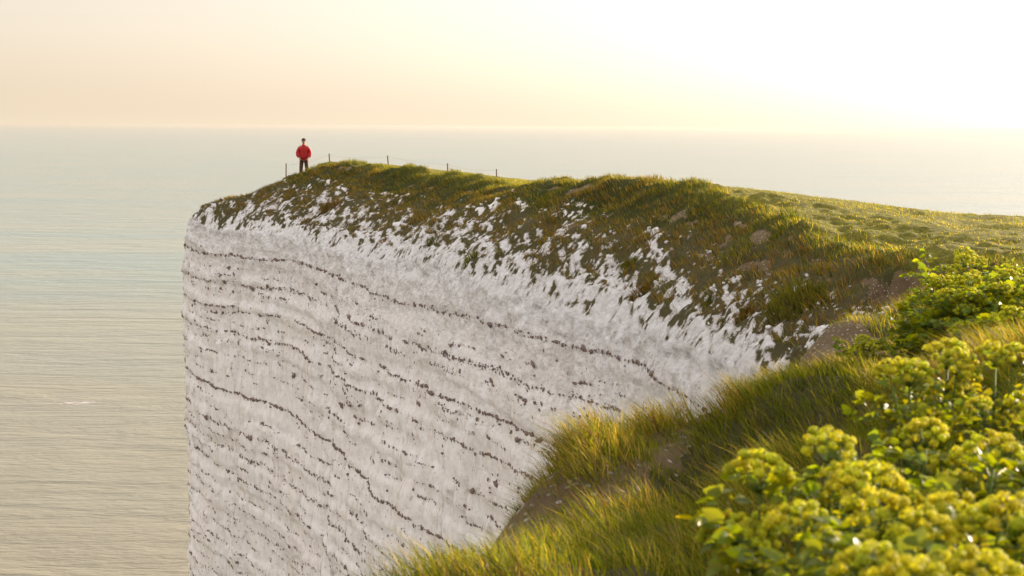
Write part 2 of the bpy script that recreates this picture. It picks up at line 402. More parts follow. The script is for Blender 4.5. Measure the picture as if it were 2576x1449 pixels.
# ------------------------------------------------------------------ cliff face
SEA = -150.0
s_lo, s_hi = -16.0, S_BAY + 1
ss = np.r_[np.linspace(S[0], s_lo - 1, 60), np.arange(s_lo, s_hi, .105), np.arange(s_hi, s_hi + 30, .2), np.linspace(s_hi + 31, S[-1], 50)]
ex = np.interp(ss, S, E[:, 0]); ey = np.interp(ss, S, E[:, 1])
def edge_n(s):
    a = np.interp(s - .7, S, E[:, 0]); b = np.interp(s + .7, S, E[:, 0]); c = np.interp(s - .7, S, E[:, 1]); d = np.interp(s + .7, S, E[:, 1])
    tx, ty = b - a, d - c; L = np.hypot(tx, ty) + 1e-9
    return ty / L, -tx / L                     # outward (sea side)
nx, ny = edge_n(ss)
tin = np.array([1.3, 1.15, 1.0, .9, .8, .7, .6, .5, .4, .3, .2, .1, 0])
zs = [-.05 * k for k in range(1, 3)]
zr = np.r_[np.arange(.1, 22.5, .105), 22.5 + np.cumsum(.105 * 1.12 ** np.arange(1, 50))]
zr = zr[zr < 144]; zr = np.r_[zr, 147.0]
htop = samp(Hg, ex, ey)
NS = len(ss); rows = []
scl = sstep(-40, -10, ss) * (1 - sstep(s_hi + 3, s_hi + 12, ss))
wf_s = wfar(ss)
PX = []; PY = []; PZ = []; LIP = []; DD = []
for t in tin:
    x = ex - nx * t; y = ey - ny * t; z = samp(Hg, x, y)
    dz = (.03 if t < 1.1 else (-.12 if t > 1.2 else -.02))
    c1, cv = cell(x * 2.6, y * 2.6, z * 2.6, 81)
    z = z + dz + (.05 * (.6 - c1) + .05 * (cv - .5) + .15 * fbm(x * 1.7, y * 1.7, z * 1.7, 4, 82, .65)) * wf_s * (1 if t < 1.2 else 0)
    PX.append(x); PY.append(y); PZ.append(z); LIP.append(np.ones(NS)); DD.append(np.full(NS, t))
cracks = [(7.9, .28, .35), (19.6, .3, .3), (31.5, .25, .3), (13.5, .18, .25), (36.3, .2, .3), (26, .15, .25), (42.5, .2, .35)]
for dz in zr:
    z = htop - dz * (htop - SEA + 2) / (htop - SEA + 2)
    z = np.maximum(z, SEA - 2) if dz < 146 else np.full(NS, SEA - 2.0)
    bat = .09 * dz * np.exp(-((ss - 30) / 12) ** 2) * (dz < 40) + (3.6 * np.exp(-((ss - 30) / 12) ** 2) + .03 * (dz - 40) if dz >= 40 else 0)
    rnd = .35 * (1 - math.exp(-dz / 1.2))      # rounded shoulder
    big = .55 * fbm(ss * .11, dz * .05, 0, 3, 91) * min(1, dz / 3)
    flu = .20 * fbm(ss * .55, dz * .07, 0, 4, 92, .55) * min(1, dz / 1.5)
    flu = flu + .09 * (np.abs(fbm(ss * 1.3, dz * .16, 0, 4, 96, .6)) - .3) * min(1, dz / 2) + .05 * np.abs(fbm(ss * 3.1, dz * .5, 0, 3, 97)) 
    blk = .09 * fbm(ss * 1.9, dz * .9, 0, 4, 93, .6)
    c1, cv = cell(ss * .55, np.full(NS, dz * .38), .5, 94)
    slab = .16 * (cv - .5) * min(1, dz / 4)
    c2, cv2 = cell(ex * 2.6, ey * 2.6, z * 2.6, 81)
    rub = math.exp(-dz / 2.2) * (.05 * (.6 - c2) + .06 * (cv2 - .5) + .2 * fbm((ex + nx * rnd) * 1.7, (ey + ny * rnd) * 1.7, z * 1.7, 4, 82, .65))
    ck = sum(-a * np.exp(-np.abs((ss - c0 - .25 * np.sin(dz * .7 + c0)) / w) ** 1.5) for c0, w, a in cracks) * min(1, dz / 2)
    ledge = .10 * sstep(-.15, .15, fbm(np.full(NS, dz * .8), ss * .04, 0, 2, 95))
    o = rnd + (big + flu + blk + slab + ck + ledge) * scl + rub + bat
    PX.append(ex + nx * o); PY.append(ey + ny * o); PZ.append(z)
    LIP.append(np.full(NS, math.exp(-dz / 3.0))); DD.append(np.full(NS, 0.0))
PX, PY, PZ, LIP, DD = [np.array(a) for a in (PX, PY, PZ, LIP, DD)]
NR = len(PX); SSg = np.tile(ss, (NR, 1))
ii = np.arange(NR * NS).reshape(NR, NS)
qf = np.stack([ii[:-1, :-1], ii[1:, :-1], ii[1:, 1:], ii[:-1, 1:]], -1).reshape(-1, 4)
vgc = np.zeros(PX.shape); soc = np.zeros(PX.shape)
for r in range(len(tin)):
    vgc[r], soc[r] = masks(PX[r], PY[r], DD[r], ss)
# bare brown ground at the near spit, below its grass
nearf = np.tile(sstep(S_BAY + 5, S_BAY + 8, ss), (NR, 1))
soc = np.maximum(soc, nearf * (PZ > htop[None, :] - 1.6))
build('cliff', np.stack([PX.ravel(), PY.ravel(), PZ.ravel()], 1), qf, M_TER,
      {'veg': vgc.ravel(), 'soil': soc.ravel(), 'lip': (LIP * (1 - nearf)).ravel(), 'sd': np.stack([SSg.ravel(), DD.ravel(), PZ.ravel()], 1)})
tag(bpy.data.objects['cliff'], kind='structure', label='sheer white chalk cliff face banded with rows of dark flint')

# ------------------------------------------------------------------ flints in the strata, loose chalk on the bank
phi = (1 + 5 ** .5) / 2
ICO = np.array([(-1, phi, 0), (1, phi, 0), (-1, -phi, 0), (1, -phi, 0), (0, -1, phi), (0, 1, phi), (0, -1, -phi), (0, 1, -phi), (phi, 0, -1), (phi, 0, 1), (-phi, 0, -1), (-phi, 0, 1)]) / 1.9
ICF = np.array([(0, 11, 5), (0, 5, 1), (0, 1, 7), (0, 7, 10), (0, 10, 11), (1, 5, 9), (5, 11, 4), (11, 10, 2), (10, 7, 6), (7, 1, 8), (3, 9, 4), (3, 4, 2), (3, 2, 6), (3, 6, 8), (3, 8, 9), (4, 9, 5), (2, 4, 11), (6, 2, 10), (8, 6, 7), (9, 8, 1)])
def blobs(name, C, U, V, Nn, mat, jit=.25):
    n = len(C)
    ico = ICO[None] * (1 + jit * rng.standard_normal((n, 12, 1)))
    v = C[:, None] + ico[:, :, :1] * U[:, None] + ico[:, :, 1:2] * V[:, None] + ico[:, :, 2:] * Nn[:, None]
    f = (ICF[None] + (np.arange(n) * 12)[:, None, None]).reshape(-1, 3)
    return build(name, v.reshape(-1, 3), f, mat, smooth=True)
row0 = len(tin)
def face_pt(s, z):
    i = np.clip(np.searchsorted(ss, s), 1, NS - 1)
    dzv = samp(Hg, np.interp(s, S, E[:, 0]), np.interp(s, S, E[:, 1])) - z
    j = np.clip(np.searchsorted(zr, dzv), 1, len(zr) - 1)
    ok = dzv > .15
    a = np.stack([PX[row0 + j, i], PY[row0 + j, i], z], 1)
    return a, ok
# (height at the nose, drop along the face, density, spread)
lines = [(-6.75, 0.0, 1.0, .06), (-7.3, .3, .12, .05), (-8.15, 0.1, 1.0, .09), (-8.6, .1, .55, .13), (-9.45, .3, 1.0, .05), (-9.75, .3, .5, .1), (-10.75, .3, .95, .06), (-11.2, .5, .55, .22),
         (-11.9, .5, .55, .06), (-12.5, .6, .3, .06), (-13.65, 1.1, 2.6, .05), (-14.2, 1.0, .2, .1), (-15.5, 1.1, .8, .14), (-16.7, 1.2, .9, .17), (-17.9, 1.2, 1.0, .13), (-18.3, 1.3, .6, .1),
         (-19.5, 1.4, .8, .16), (-20.3, 1.4, .9, .14), (-21.2, 1.5, 1.0, .1), (-22.0, 1.5, .8, .18), (-23.0, 1.5, 1.0, .12), (-24.2, 1.6, .9, .15), (-25.3, 1.6, 1, .12), (-26.6, 1.6, 1, .15)]
lines += [(-7.7, .1, .35, .04), (-10.2, .3, .4, .05), (-12.9, .7, .5, .05), (-14.8, 1.0, .5, .06), (-16.1, 1.2, .6, .06), (-17.3, 1.2, .6, .06), (-18.9, 1.3, .7, .06), (-20.7, 1.4, .7, .07), (-22.5, 1.5, .7, .07), (-23.6, 1.5, .7, .07)]
fc = []; fs = []
for li, (z0, dip, dens, spr) in enumerate(lines):
    nn = int(62 * 36 * min(dens, 2.2))
    s = rng.uniform(-5, 62, nn)
    clump = fbm(s * .45, np.full(nn, li * 7.3), 0, 3, 101) + .45 * fbm(s * 2.2, np.full(nn, li * 3.3), 0, 2, 102)
    s = s[(clump > (-.6 if dens > 2 else (-.34 if dens > .75 else .0))) & (rng.random(nn) < 1)]
    und = .38 * fbm(s * .09, np.full(len(s), z0 * .05), 0, 3, 103) + .10 * fbm(s * .5, np.full(len(s), li * 2.1), 0, 2, 104)
    spr = spr * (.5 if z0 < -14 else .75); z = z0 - dip * np.clip(s / 40, 0, 1.4) + und + .5 * sstep(28, 50, s) + (.5 + .5 * rng.random(len(s)) ** 2) * spr * rng.standard_normal(len(s)) - .15 * (rng.random(len(s)) < .04) * rng.exponential(1.5, len(s))
    p, ok = face_pt(s, z)
    fc.append(p[ok]); fs.append(s[ok])
nn = 350                                           # stray nodules between the rows
s = rng.uniform(-5, 60, nn); z = rng.uniform(-26, -6.3, nn); p, ok = face_pt(s, z); fc.append(p[ok]); fs.append(s[ok])
fc = np.concatenate(fc); fs = np.concatenate(fs)
ox, oy = edge_n(fs); n_ = len(fc)
on = np.stack([ox, oy, np.zeros(n_)], 1); tn = np.stack([-oy, ox, np.zeros(n_)], 1)
sz = np.clip(rng.lognormal(-3.62, .55, n_), .012, .14)
sz *= np.interp(fs, [0, 30, 45], [1.0, .9, .85]) * np.interp(fc[:, 2], [-20, -12], [.85, 1.0])
el = rng.uniform(1.0, 2.1, n_)
tilt = rng.normal(0, .25, n_)
up = np.tile((0, 0, 1.0), (n_, 1))
Uv = (tn * np.cos(tilt)[:, None] + up * np.sin(tilt)[:, None]) * (sz * el)[:, None]
Vv = up * (sz * rng.uniform(.6, 1.1, n_))[:, None]
fl = blobs('flint_nodules', fc, Uv, Vv, on * (sz * .55)[:, None], M_FLINT, .22)
tag(fl, 'rows of dark brown flint nodules set in the white chalk face', 'flint', kind='stuff')

def scatter(n, x0, x1, y0, y1):
    x = rng.uniform(x0, x1, n); y = rng.uniform(y0, y1, n)
    return x, y
x, y = scatter(60000, -20, 12, 24, 90)
d_ = samp(Dg, x, y); s_ = samp(Sg, x, y); v_ = samp(vegg, x, y)
m = (d_ > .3) & (d_ < 6.2) & (samp(wfar(Sg), x, y) > .5) & (v_ < rng.uniform(.2, .8, len(x))) & (rng.random(len(x)) < .55)
x, y = x[m], y[m]; n_ = len(x)
sz = np.clip(rng.lognormal(-3.7, .5, n_), .012, .06)
cc = np.stack([x, y, samp(Hg, x, y) + sz * .3 + .03], 1)
a = rng.uniform(0, 6.28, n_)
Uv = np.stack([np.cos(a), np.sin(a), rng.normal(0, .3, n_)], 1) * (sz * rng.uniform(.8, 1.5, n_))[:, None]
Vv = np.stack([-np.sin(a), np.cos(a), rng.normal(0, .3, n_)], 1) * sz[:, None]
Nn = np.stack([np.zeros(n_), np.zeros(n_), sz * .8], 1)
tag(blobs('chalk_rubble', cc, Uv, Vv, Nn, M_CHALKSTONE, .18), 'loose white chalk rubble lying on the bank above the cliff face', 'rubble', kind='stuff')

# ------------------------------------------------------------------ grass
PAL = dict(gold=(.29, .27, .045), green=(.072, .105, .010), bright=(.14, .17, .014), straw=(.27, .225, .085), dark=(.026, .048, .008), red=(.17, .10, .045), olive=(.115, .12, .026))
def blades(x, y, z, L, wd, lean, nrm, colr, segs=2, wind=(-.35, -.05), curl=.6):
    n = len(x)
    a = rng.uniform(0, 2 * math.pi, n)
    ld = np.stack([np.cos(a), np.sin(a)], 1) * rng.uniform(.1, 1, n)[:, None] * lean[:, None] + np.array(wind)[None] * (lean * 1.6)[:, None]
    ld = np.c_[ld, np.zeros(n)]
    b = rng.uniform(0, math.pi, n)
    side = np.stack([np.cos(b), np.sin(b), np.zeros(n)], 1)
    base = np.stack([x, y, z], 1)
    upv = nrm * .35 + np.array([0, 0, .65]); upv /= np.linalg.norm(upv, axis=1)[:, None]
    vs = []
    for k in range(segs + 1):
        t = k / segs
        p = base + L[:, None] * (upv * (t - curl * .25 * t * t * np.clip(lean, 0, 1.2)[:, None]) + ld * (.35 * t + .65 * t * t))
        if k == segs: vs.append(p[:, None])
        else:
            w = wd * (1 - .75 * t ** 1.4)
            vs.append((p - side * w[:, None] * .5)[:, None]); vs.append((p + side * w[:, None] * .5)[:, None])
    v = np.concatenate(vs, 1); nv = v.shape[1]
    f = []
    for k in range(segs - 1): f += [(2 * k, 2 * k + 1, 2 * k + 3), (2 * k, 2 * k + 3, 2 * k + 2)]
    f.append((2 * segs - 2, 2 * segs - 1, 2 * segs))
    F = (np.array(f)[None] + (np.arange(n) * nv)[:, None, None]).reshape(-1, 3)
    c = np.repeat(colr[:, None], nv, 1)
    return v.reshape(-1, 3), F, c.reshape(-1, 3)
def normals(x, y):
    a = samp(gradx, x, y); b = samp(grady, x, y); v = np.stack([-a, -b, np.ones(len(x))], 1)
    return v / np.linalg.norm(v, axis=1)[:, None]
def pick(n, names, probs):
    k = rng.choice(len(names), n, p=np.array(probs) / sum(probs))
    c = np.array([PAL[q] for q in names])[k]
    return c * rng.uniform(.7, 1.3, (n, 1)) * rng.uniform(.93, 1.07, (n, 3))
class Bag:
    def __init__(s): s.v = []; s.f = []; s.c = []; s.n = 0
    def add(s, t): v, f, c = t; s.v.append(v); s.f.append(f + s.n); s.c.append(c); s.n += len(v)
    def out(s, name, label, cat='grass'):
        o = build(name, np.concatenate(s.v), np.concatenate(s.f), M_GRASS, {'col': np.concatenate(s.c)})
        return tag(o, label, cat, kind='stuff')

# far bank: shaggy tufts
bag = Bag()
x, y = scatter(900000, -20, 15, 24, 92)
D_, S_, V_, So = [samp(a, x, y) for a in (Dg, Sg, vegg, soilg)]
cl = fbm(x * 1.1, y * 1.1, 0, 3, 111)
cl2 = fbm(x * .3, y * .3, 0, 2, 112)
Dc = D_ * (1 + .75 * sstep(36, 50, S_))
p = (D_ > .5) & (Dc < 7.2) & (V_ > rng.uniform(.35, .75, len(x))) & (So < .45) & (wfar(S_) > .3)
dens = np.clip(.42 + .6 * cl, .08, 1)
p &= rng.random(len(x)) < dens
x, y, D_, cl, cl2, S_ = [a[p] for a in (x, y, D_, cl, cl2, S_)]; n_ = len(x)
L = (.09 + .16 * np.clip(cl + .35, 0, 1) + .05 * rng.random(n_)) * (1 + .3 * sstep(25, 55, S_))
red = sstep(.0, 1, .7 - cl2 * 1.2 + .3 * (4.6 - D_ * (1 + .75 * sstep(36, 50, S_))))
g = pick(n_, ['green', 'olive', 'dark', 'straw'], [2.6, 3.4, 1.3, 1.0]); r_ = pick(n_, ['straw', 'red', 'dark', 'olive'], [1.4, 3.8, 1.2, 1.8])
cc = np.where((rng.random(n_) < red * .85)[:, None], r_, g)
bag.add(blades(x, y, samp(Hg, x, y) - .02, L, rng.uniform(.012, .024, n_), rng.uniform(.3, 1.1, n_), normals(x, y), cc, 2, (-.3, -.25)))
print('bank blades', n_)
# plateau: short cropped grass with lumps
x, y = scatter(430000, -20, 24, 26, 92)
D_, V_, So, S_ = [samp(a, x, y) for a in (Dg, vegg, soilg, Sg)]
cl = fbm(x * .8, y * .8, 0, 3, 113)
p = (D_ * (1 + .75 * sstep(36, 50, S_)) > 6.2) & (So < .4) & (samp(Hg, x, y) > -5) & (wfar(S_) > .3)
p &= rng.random(len(x)) < np.clip(.5 + .6 * cl, .12, 1)
x, y, cl = [a[p] for a in (x, y, cl)]; n_ = len(x)
L = .035 + .05 * np.clip(cl + .3, 0, 1) + .02 * rng.random(n_)
cc = pick(n_, ['green', 'bright', 'olive', 'straw', 'gold'], [2, 3, 2.5, 1.2, 2.5])
bag.add(blades(x, y, samp(Hg, x, y) - .01, L, rng.uniform(.012, .022, n_), rng.uniform(.3, 1.1, n_), normals(x, y), cc, 2))
print('plateau blades', n_)
bag.out('grass', 'shaggy green and brown grass on the far headland bank and plateau')

# foreground: long wind-blown grass
bag = Bag()
def fg(N, y0, y1, dens, wd, L0, L1, segs, straw):
    x, y = scatter(N, -1.5, 11, y0, y1)
    m = (x < y * .46 + 1.2)
    x, y = x[m], y[m]
    D_, V_, So, S_ = [samp(a, x, y) for a in (Dg, vegg, soilg, Sg)]
    cl = fbm(x * 1.5, y * 1.2, 0, 3, 121); big = fbm(x * .6, y * .45, 0, 3, 122)
    p = (D_ > .12) & (So < .5) & (rng.random(len(x)) < np.clip(dens * (.55 + .9 * cl + .4 * big), .46, 1)) & (wfar(S_) < .9)
    x, y, cl, big, D_ = [a[p] for a in (x, y, cl, big, D_)]; n_ = len(x)
    L = (L0 + (L1 - L0) * np.clip(.5 + .9 * cl + .6 * big, 0, 1.2)) * rng.uniform(.6, 1.15, n_) * (.38 + .62 * sstep(.1, 1.5, D_ + .9 * np.clip(big + cl, -.3, .6)))
    st = sstep(-.25, .45, cl + .5 * big)
    A_ = pick(n_, ['green', 'bright', 'olive', 'dark'], [3, 2.4, 2, 1.2]); B_ = pick(n_, ['straw', 'bright', 'olive', 'red', 'green'], [3.4, 2.0, 1.8, .5, 1.0])
    cc = np.where((rng.random(n_) < .1 + straw * st)[:, None], B_, A_)
    bag.add(blades(x, y, samp(Hg, x, y) - .02, L, rng.uniform(.6, 1.3, n_) * wd, rng.uniform(.35, 1.0, n_), normals(x, y), cc, segs, (-.38, -.10)))
    print('fg', y0, y1, n_)
fg(190000, 3.2, 6.5, .9, .0046, .08, .23, 3, .35)
fg(300000, 6.5, 11, .9, .0065, .11, .29, 3, 1.0)
fg(200000, 11, 16, .7, .008, .12, .29, 2, .8)
fg(150000, 16, 27, .6, .010, .12, .28, 2, .6)
bag.out('foreground_grass', 'long wind-blown backlit grass on the near clifftop spit')

# ------------------------------------------------------------------ plant tufts standing alone on the chalk
def ray_ground(px, py, dmin=20, dmax=80):
    v = W(px, py, 1.0)
    d = np.arange(dmin, dmax, .04)
    h = samp(Hg, v.x * d, v.y * d); dd = samp(Dg, v.x * d, v.y * d)
    hit = np.nonzero((h > v.z * d) & (dd > .0))[0]
    if len(hit) == 0: return None
    d0 = d[hit[0]]; return Vector((v.x * d0, v.y * d0, float(h[hit[0]])))
tufts = [(965, 612, .34, 'brown tuft on the white chalk just below the middle of the grassy bank', 'red'),
         (1014, 611, .22, 'small dark tuft on bare chalk between two larger tufts', 'dark'),
         (1084, 608, .30, 'low green tuft on bare chalk right of the small dark tuft', 'green'),
         (1185, 655, .34, 'rounded bright green tuft alone on white chalk under the bank', 'bright'),
         (828, 522, .50, 'large reddish brown tuft at the ragged grass edge nearest the person', 'red'),
         (1583, 672, .32, 'dark green tuft on the chalk rubble below the brown soil scar', 'green'),
         (1611, 738, .36, 'flat brown tuft at the top of the vertical chalk near the cliff middle', 'red'),
         (1784, 765, .22, 'tiny dark tuft on rough chalk between two larger tufts by the bay', 'dark'),
         (1872, 790, .26, 'small brown tuft on rough chalk left of the big bushy tuft', 'red'),
         (2004, 765, .75, 'big bushy brown and green tuft at the cliff lip above the bay', 'olive')]
for k, (px, py, rad, lab, colr) in enumerate(tufts):
    c = ray_ground(px, py)
    if c is None: print('no hit', px, py); continue
    nb = int(260 * rad / .3)
    a = rng.uniform(0, 6.28, nb); rr = rad * np.sqrt(rng.random(nb))
    x = rr * np.cos(a); y = rr * np.sin(a)
    zz = samp(Hg, c.x + x, c.y + y) - c.z
    L = rad * (.35 + .5 * (1 - (rr / rad) ** 2)) * rng.uniform(.7, 1.2, nb)
    cc = pick(nb, [colr, 'dark', 'olive'], [3, 1.5, 1])
    v, f, cl_ = blades(x, y, zz - .02, L, rng.uniform(.014, .028, nb), rng.uniform(.5, 1.2, nb), normals(c.x + x, c.y + y), cc, 2, (-.1, -.1))
    o = build('grass_tuft', v, f, M_GRASS, {'col': cl_}); o.location = c
    tag(o, lab, 'tuft', 'plant tufts growing on the bare chalk')

# ------------------------------------------------------------------ alexanders: stout stems, glossy leaves, domed green-yellow umbels
def umbel(seed, detail=1.0):
    r = np.random.default_rng(seed); mb = MB()
    n = 19; Rr = .056
    for i in range(n):
        ph = math.acos(1 - (i + .5) / n * .92); th = i * 2.39996 + r.uniform(-.2, .2)
        d = np.array([math.sin(ph) * math.cos(th), math.sin(ph) * math.sin(th), math.cos(ph) * .82])
        c = d * Rr * r.uniform(.88, 1.1) + np.array([0, 0, .0])
        base = np.array([0, 0, -.028])
        mb.tube([base, (base + c) / 2 + np.array([0, 0, -.003]), c - d * .004], [.0011, .0009, .0008], 3, np.array((.10, .17, .03)))
        rad = r.uniform(.0105, .0145)
        cc = np.array((.43, .43, .018)) * r.uniform(.8, 1.2) * np.array([r.uniform(.85, 1.08), 1, 1])
        mb.add(ICO * rad * .72 * (1 + .15 * r.standard_normal((12, 1))) + c, ICF, None, cc * .8)
        m = int(26 * detail)
        for k in range(m):
            p2 = math.acos(1 - (k + .5) / m * 1.5); t2 = k * 2.39996
            e = np.array([math.sin(p2) * math.cos(t2), math.sin(p2) * math.sin(t2), math.cos(p2)]); e = e + d * .6; e /= np.linalg.norm(e)
            q = c + e * rad; s = r.uniform(.0022, .0036)
            u = np.cross(e, r.standard_normal(3)); u /= np.linalg.norm(u); w = np.cross(e, u)
            mb.add([q - u * s, q - w * s, q + u * s + e * .001, q + w * s], None, [(0, 1, 2, 3)], cc * r.uniform(.75, 1.3))
    o = mb.out('flower_head', M_FLOWER, link=False)
    return o.data
UMB = [umbel(200 + i) for i in range(4)]
UMB_LO = [umbel(220 + i, .5) for i in range(3)]

def leaflet(mb, base, dirv, nrm, L, wd, c, r):
    dirv = dirv / np.linalg.norm(dirv); sd_ = np.cross(dirv, nrm); sd_ /= (np.linalg.norm(sd_) + 1e-9); nn = np.cross(sd_, dirv)
    ts = [0, .22, .45, .7, 1]; ws = [.12, .85, 1, .72, .05]
    v = []
    droop = r.uniform(.05, .35)
    for t, w in zip(ts, ws):
        p = base + dirv * L * t - nn * (droop * L * t * t)
        j = r.uniform(.85, 1.12)
        v += [p - sd_ * wd * .5 * w * j + nn * wd * .10 * w, p, p + sd_ * wd * .5 * w * r.uniform(.85, 1.12) + nn * wd * .10 * w]
    q = []
    for k in range(4):
        a = 3 * k; q += [(a, a + 1, a + 4, a + 3), (a + 1, a + 2, a + 5, a + 4)]
    mb.add(v, None, q, c)
def leaf(mb, stem_mb, base, dirv, size, r, c):
    dirv = dirv / np.linalg.norm(dirv)
    tip = base + dirv * size * .8 + np.array([0, 0, .12 * size])
    mb.tube([base, (base + tip) / 2 + np.array([0, 0, .05 * size]), tip], [.0022, .0018, .0014], 3, np.array((.12, .19, .04)))
    side = np.cross(dirv, (0, 0, 1)); side /= (np.linalg.norm(side) + 1e-9)
    for (o, sc) in ((dirv, 1), (side * .8 + dirv * .35, .85), (-side * .8 + dirv * .35, .85)):
        o = o / np.linalg.norm(o) + np.array([0, 0, r.uniform(-.25, .2)])
        b2 = tip + o * size * .32 * sc
        nr = np.array([r.uniform(-1, 1), r.uniform(-1, 1), r.uniform(.3, 1.0)])
        sd2 = np.cross(o, (0, 0, 1)); sd2 /= (np.linalg.norm(sd2) + 1e-9)
        for (q, s2) in ((o, 1), (sd2 * .7 + o * .45, .85), (-sd2 * .7 + o * .45, .85)):
            leaflet(mb, b2, q, nr, size * .50 * sc * s2 * r.uniform(.8, 1.2), size * .36 * sc * s2 * r.uniform(.8, 1.2), c * r.uniform(.75, 1.25) * np.array([r.uniform(.85, 1.2), 1, 1]), r)

def alexander(loc, H, spread, nheads, label, seed, hs=1.0, low=False, lean=(0, 0), nleaf=34, tall=True):
    r = np.random.default_rng(seed)
    root = empty('flowering_plant', loc, label, 'plant', 'flowering alexanders in the foreground')
    st = MB(); lf = MB(); heads = []
    sc_c = np.array((.11, .18, .04))
    nst = max(1, int(round(nheads / 5)))
    per = [nheads // nst + (1 if i < nheads % nst else 0) for i in range(nst)]
    for k in range(nst):
        a = r.uniform(0, 6.28); rr = spread * .35 * (k > 0)
        b = np.array([rr * math.cos(a), rr * math.sin(a), 0.0]) * .5
        hh = H * (1 if k == 0 else r.uniform(.78, 1.0))
        top = np.array([b[0] * 2.4 + lean[0], b[1] * 2.4 + lean[1], hh])
        mid = (b + top) / 2 + np.array([r.uniform(-.03, .03), r.uniform(-.03, .03), 0])
        st.tube([b - np.array([0, 0, .06]), mid * .5 + b * .5, mid, mid * .45 + top * .55, top - np.array([0, 0, .03])], [.009, .008, .0065, .0055, .004], 6, sc_c)
        heads.append((top, np.array([r.uniform(-.25, .25), r.uniform(-.25, .25), 1]), r.uniform(.95, 1.25)))
        for j in range(per[k] - 1):
            t = r.uniform(.60, .90); node = mid * (1 - (t * 2 - 1)) + top * (t * 2 - 1) if t > .5 else mid
            aa = j * 2.4 + r.uniform(-.4, .4)
            out = spread * r.uniform(.35, .75)
            e = np.array([node[0] + math.cos(aa) * out, node[1] + math.sin(aa) * out, hh - r.uniform(.0, .20) * H])
            m2 = node * .5 + e * .5 + np.array([math.cos(aa), math.sin(aa), -.6]) * out * .15
            st.tube([node, m2, e - np.array([0, 0, .025])], [.0048, .004, .003], 5, sc_c)
            heads.append((e, np.array([math.cos(aa) * .4, math.sin(aa) * .4, 1]), r.uniform(.7, 1.1)))
            for q in range(5):
                a3 = r.uniform(0, 6.28)
                leaf(lf, st, m2 + np.array([0, 0, -.01]), np.array([math.cos(a3), math.sin(a3), r.uniform(-.1, .5)]), r.uniform(.05, .095) * hs, r, np.array((.165, .205, .012)))
    for q in range(nleaf):
        z = H * r.uniform(.28, .95) ** .9; a3 = r.uniform(0, 6.28)
        rr = spread * r.uniform(.05, .75)
        b = np.array([math.cos(a3) * rr + lean[0] * z / H, math.sin(a3) * rr + lean[1] * z / H, z])
        dz_ = np.array([math.cos(a3 + r.uniform(-.9, .9)), math.sin(a3 + r.uniform(-.9, .9)), r.uniform(-.1, .6)])
        core = np.array([lean[0] * z / H, lean[1] * z / H, z - .05])
        if rr > .05: lf.tube([core, (core + b) / 2 + np.array([0, 0, .02]), b], [.0028, .0024, .002], 3, sc_c)
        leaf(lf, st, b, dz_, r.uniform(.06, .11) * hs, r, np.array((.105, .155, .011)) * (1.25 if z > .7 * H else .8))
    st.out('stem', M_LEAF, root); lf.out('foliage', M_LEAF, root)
    for (p, d, s) in heads:
        me = (UMB_LO if low else UMB)[r.integers(3)]
        o = bpy.data.objects.new('flower_head', me); COL.objects.link(o); o.parent = root
        o.location = p; o.scale = (s * hs,) * 3
        q = Vector(d).to_track_quat('Z', 'Y'); o.rotation_mode = 'QUATERNION'; o.rotation_quaternion = q @ Euler((0, 0, r.uniform(0, 6))).to_quaternion()
    return root
# (picture x, picture y of the top, distance, spread, heads, leaves, label)
near_plants = [
 (1915, 1172, 3.1, .11, 4, 16, 'lone flowering plant at the left end of the nearest clump, lime heads over dark grass'),
 (2085, 1105, 3.2, .16, 5, 36, 'flowering plant with the highest head of the left half of the nearest clump'),
 (2010, 1290, 2.75, .14, 2, 34, 'short flowering plant low between the two leftmost tall plants'),
 (2215, 1285, 2.6, .14, 3, 44, 'flowering plant low in the middle of the nearest clump with one round dome raised'),
 (2290, 925, 4.3, .17, 5, 50, 'tall flowering plant whose broad dome stands against the pale grass mound'),
 (2385, 880, 4.5, .16, 5, 26, 'slim flowering plant with narrow topknot, left of the two highest of the near clump'),
 (2505, 880, 4.4, .16, 5, 26, 'slim flowering plant with yellow topknot, right of the two highest of the near clump'),
 (2330, 1075, 3.6, .19, 5, 54, 'wide flowering plant with a cluster of broad domes in the centre of the near clump'),
 (2500, 1120, 3.4, .18, 4, 54, 'bushy flowering plant at the right frame edge below the topknot plants'),
 (2400, 1275, 2.7, .16, 3, 54, 'bright flowering plant filling the lower right of the near clump'),
 (2560, 1290, 2.6, .15, 3, 44, 'flowering plant cut by the right frame edge near the bottom'),
 (2190, 1400, 2.4, .11, 2, 30, 'leafy flowering plant at the bottom edge under the round dome'),
 (2290, 1435, 2.25, .12, 4, 28, 'flowering plant at the bottom frame edge with only its tops showing'),
 (2480, 1420, 2.3, .13, 5, 28, 'flowering plant in the bottom right corner of the clump'),
 (2190, 1200, 3.0, .14, 3, 46, 'leafy flowering plant behind the round dome, left of centre'),
 (2600, 1010, 4.0, .18, 4, 44, 'flowering plant half outside the right frame edge below the topknots'),
]
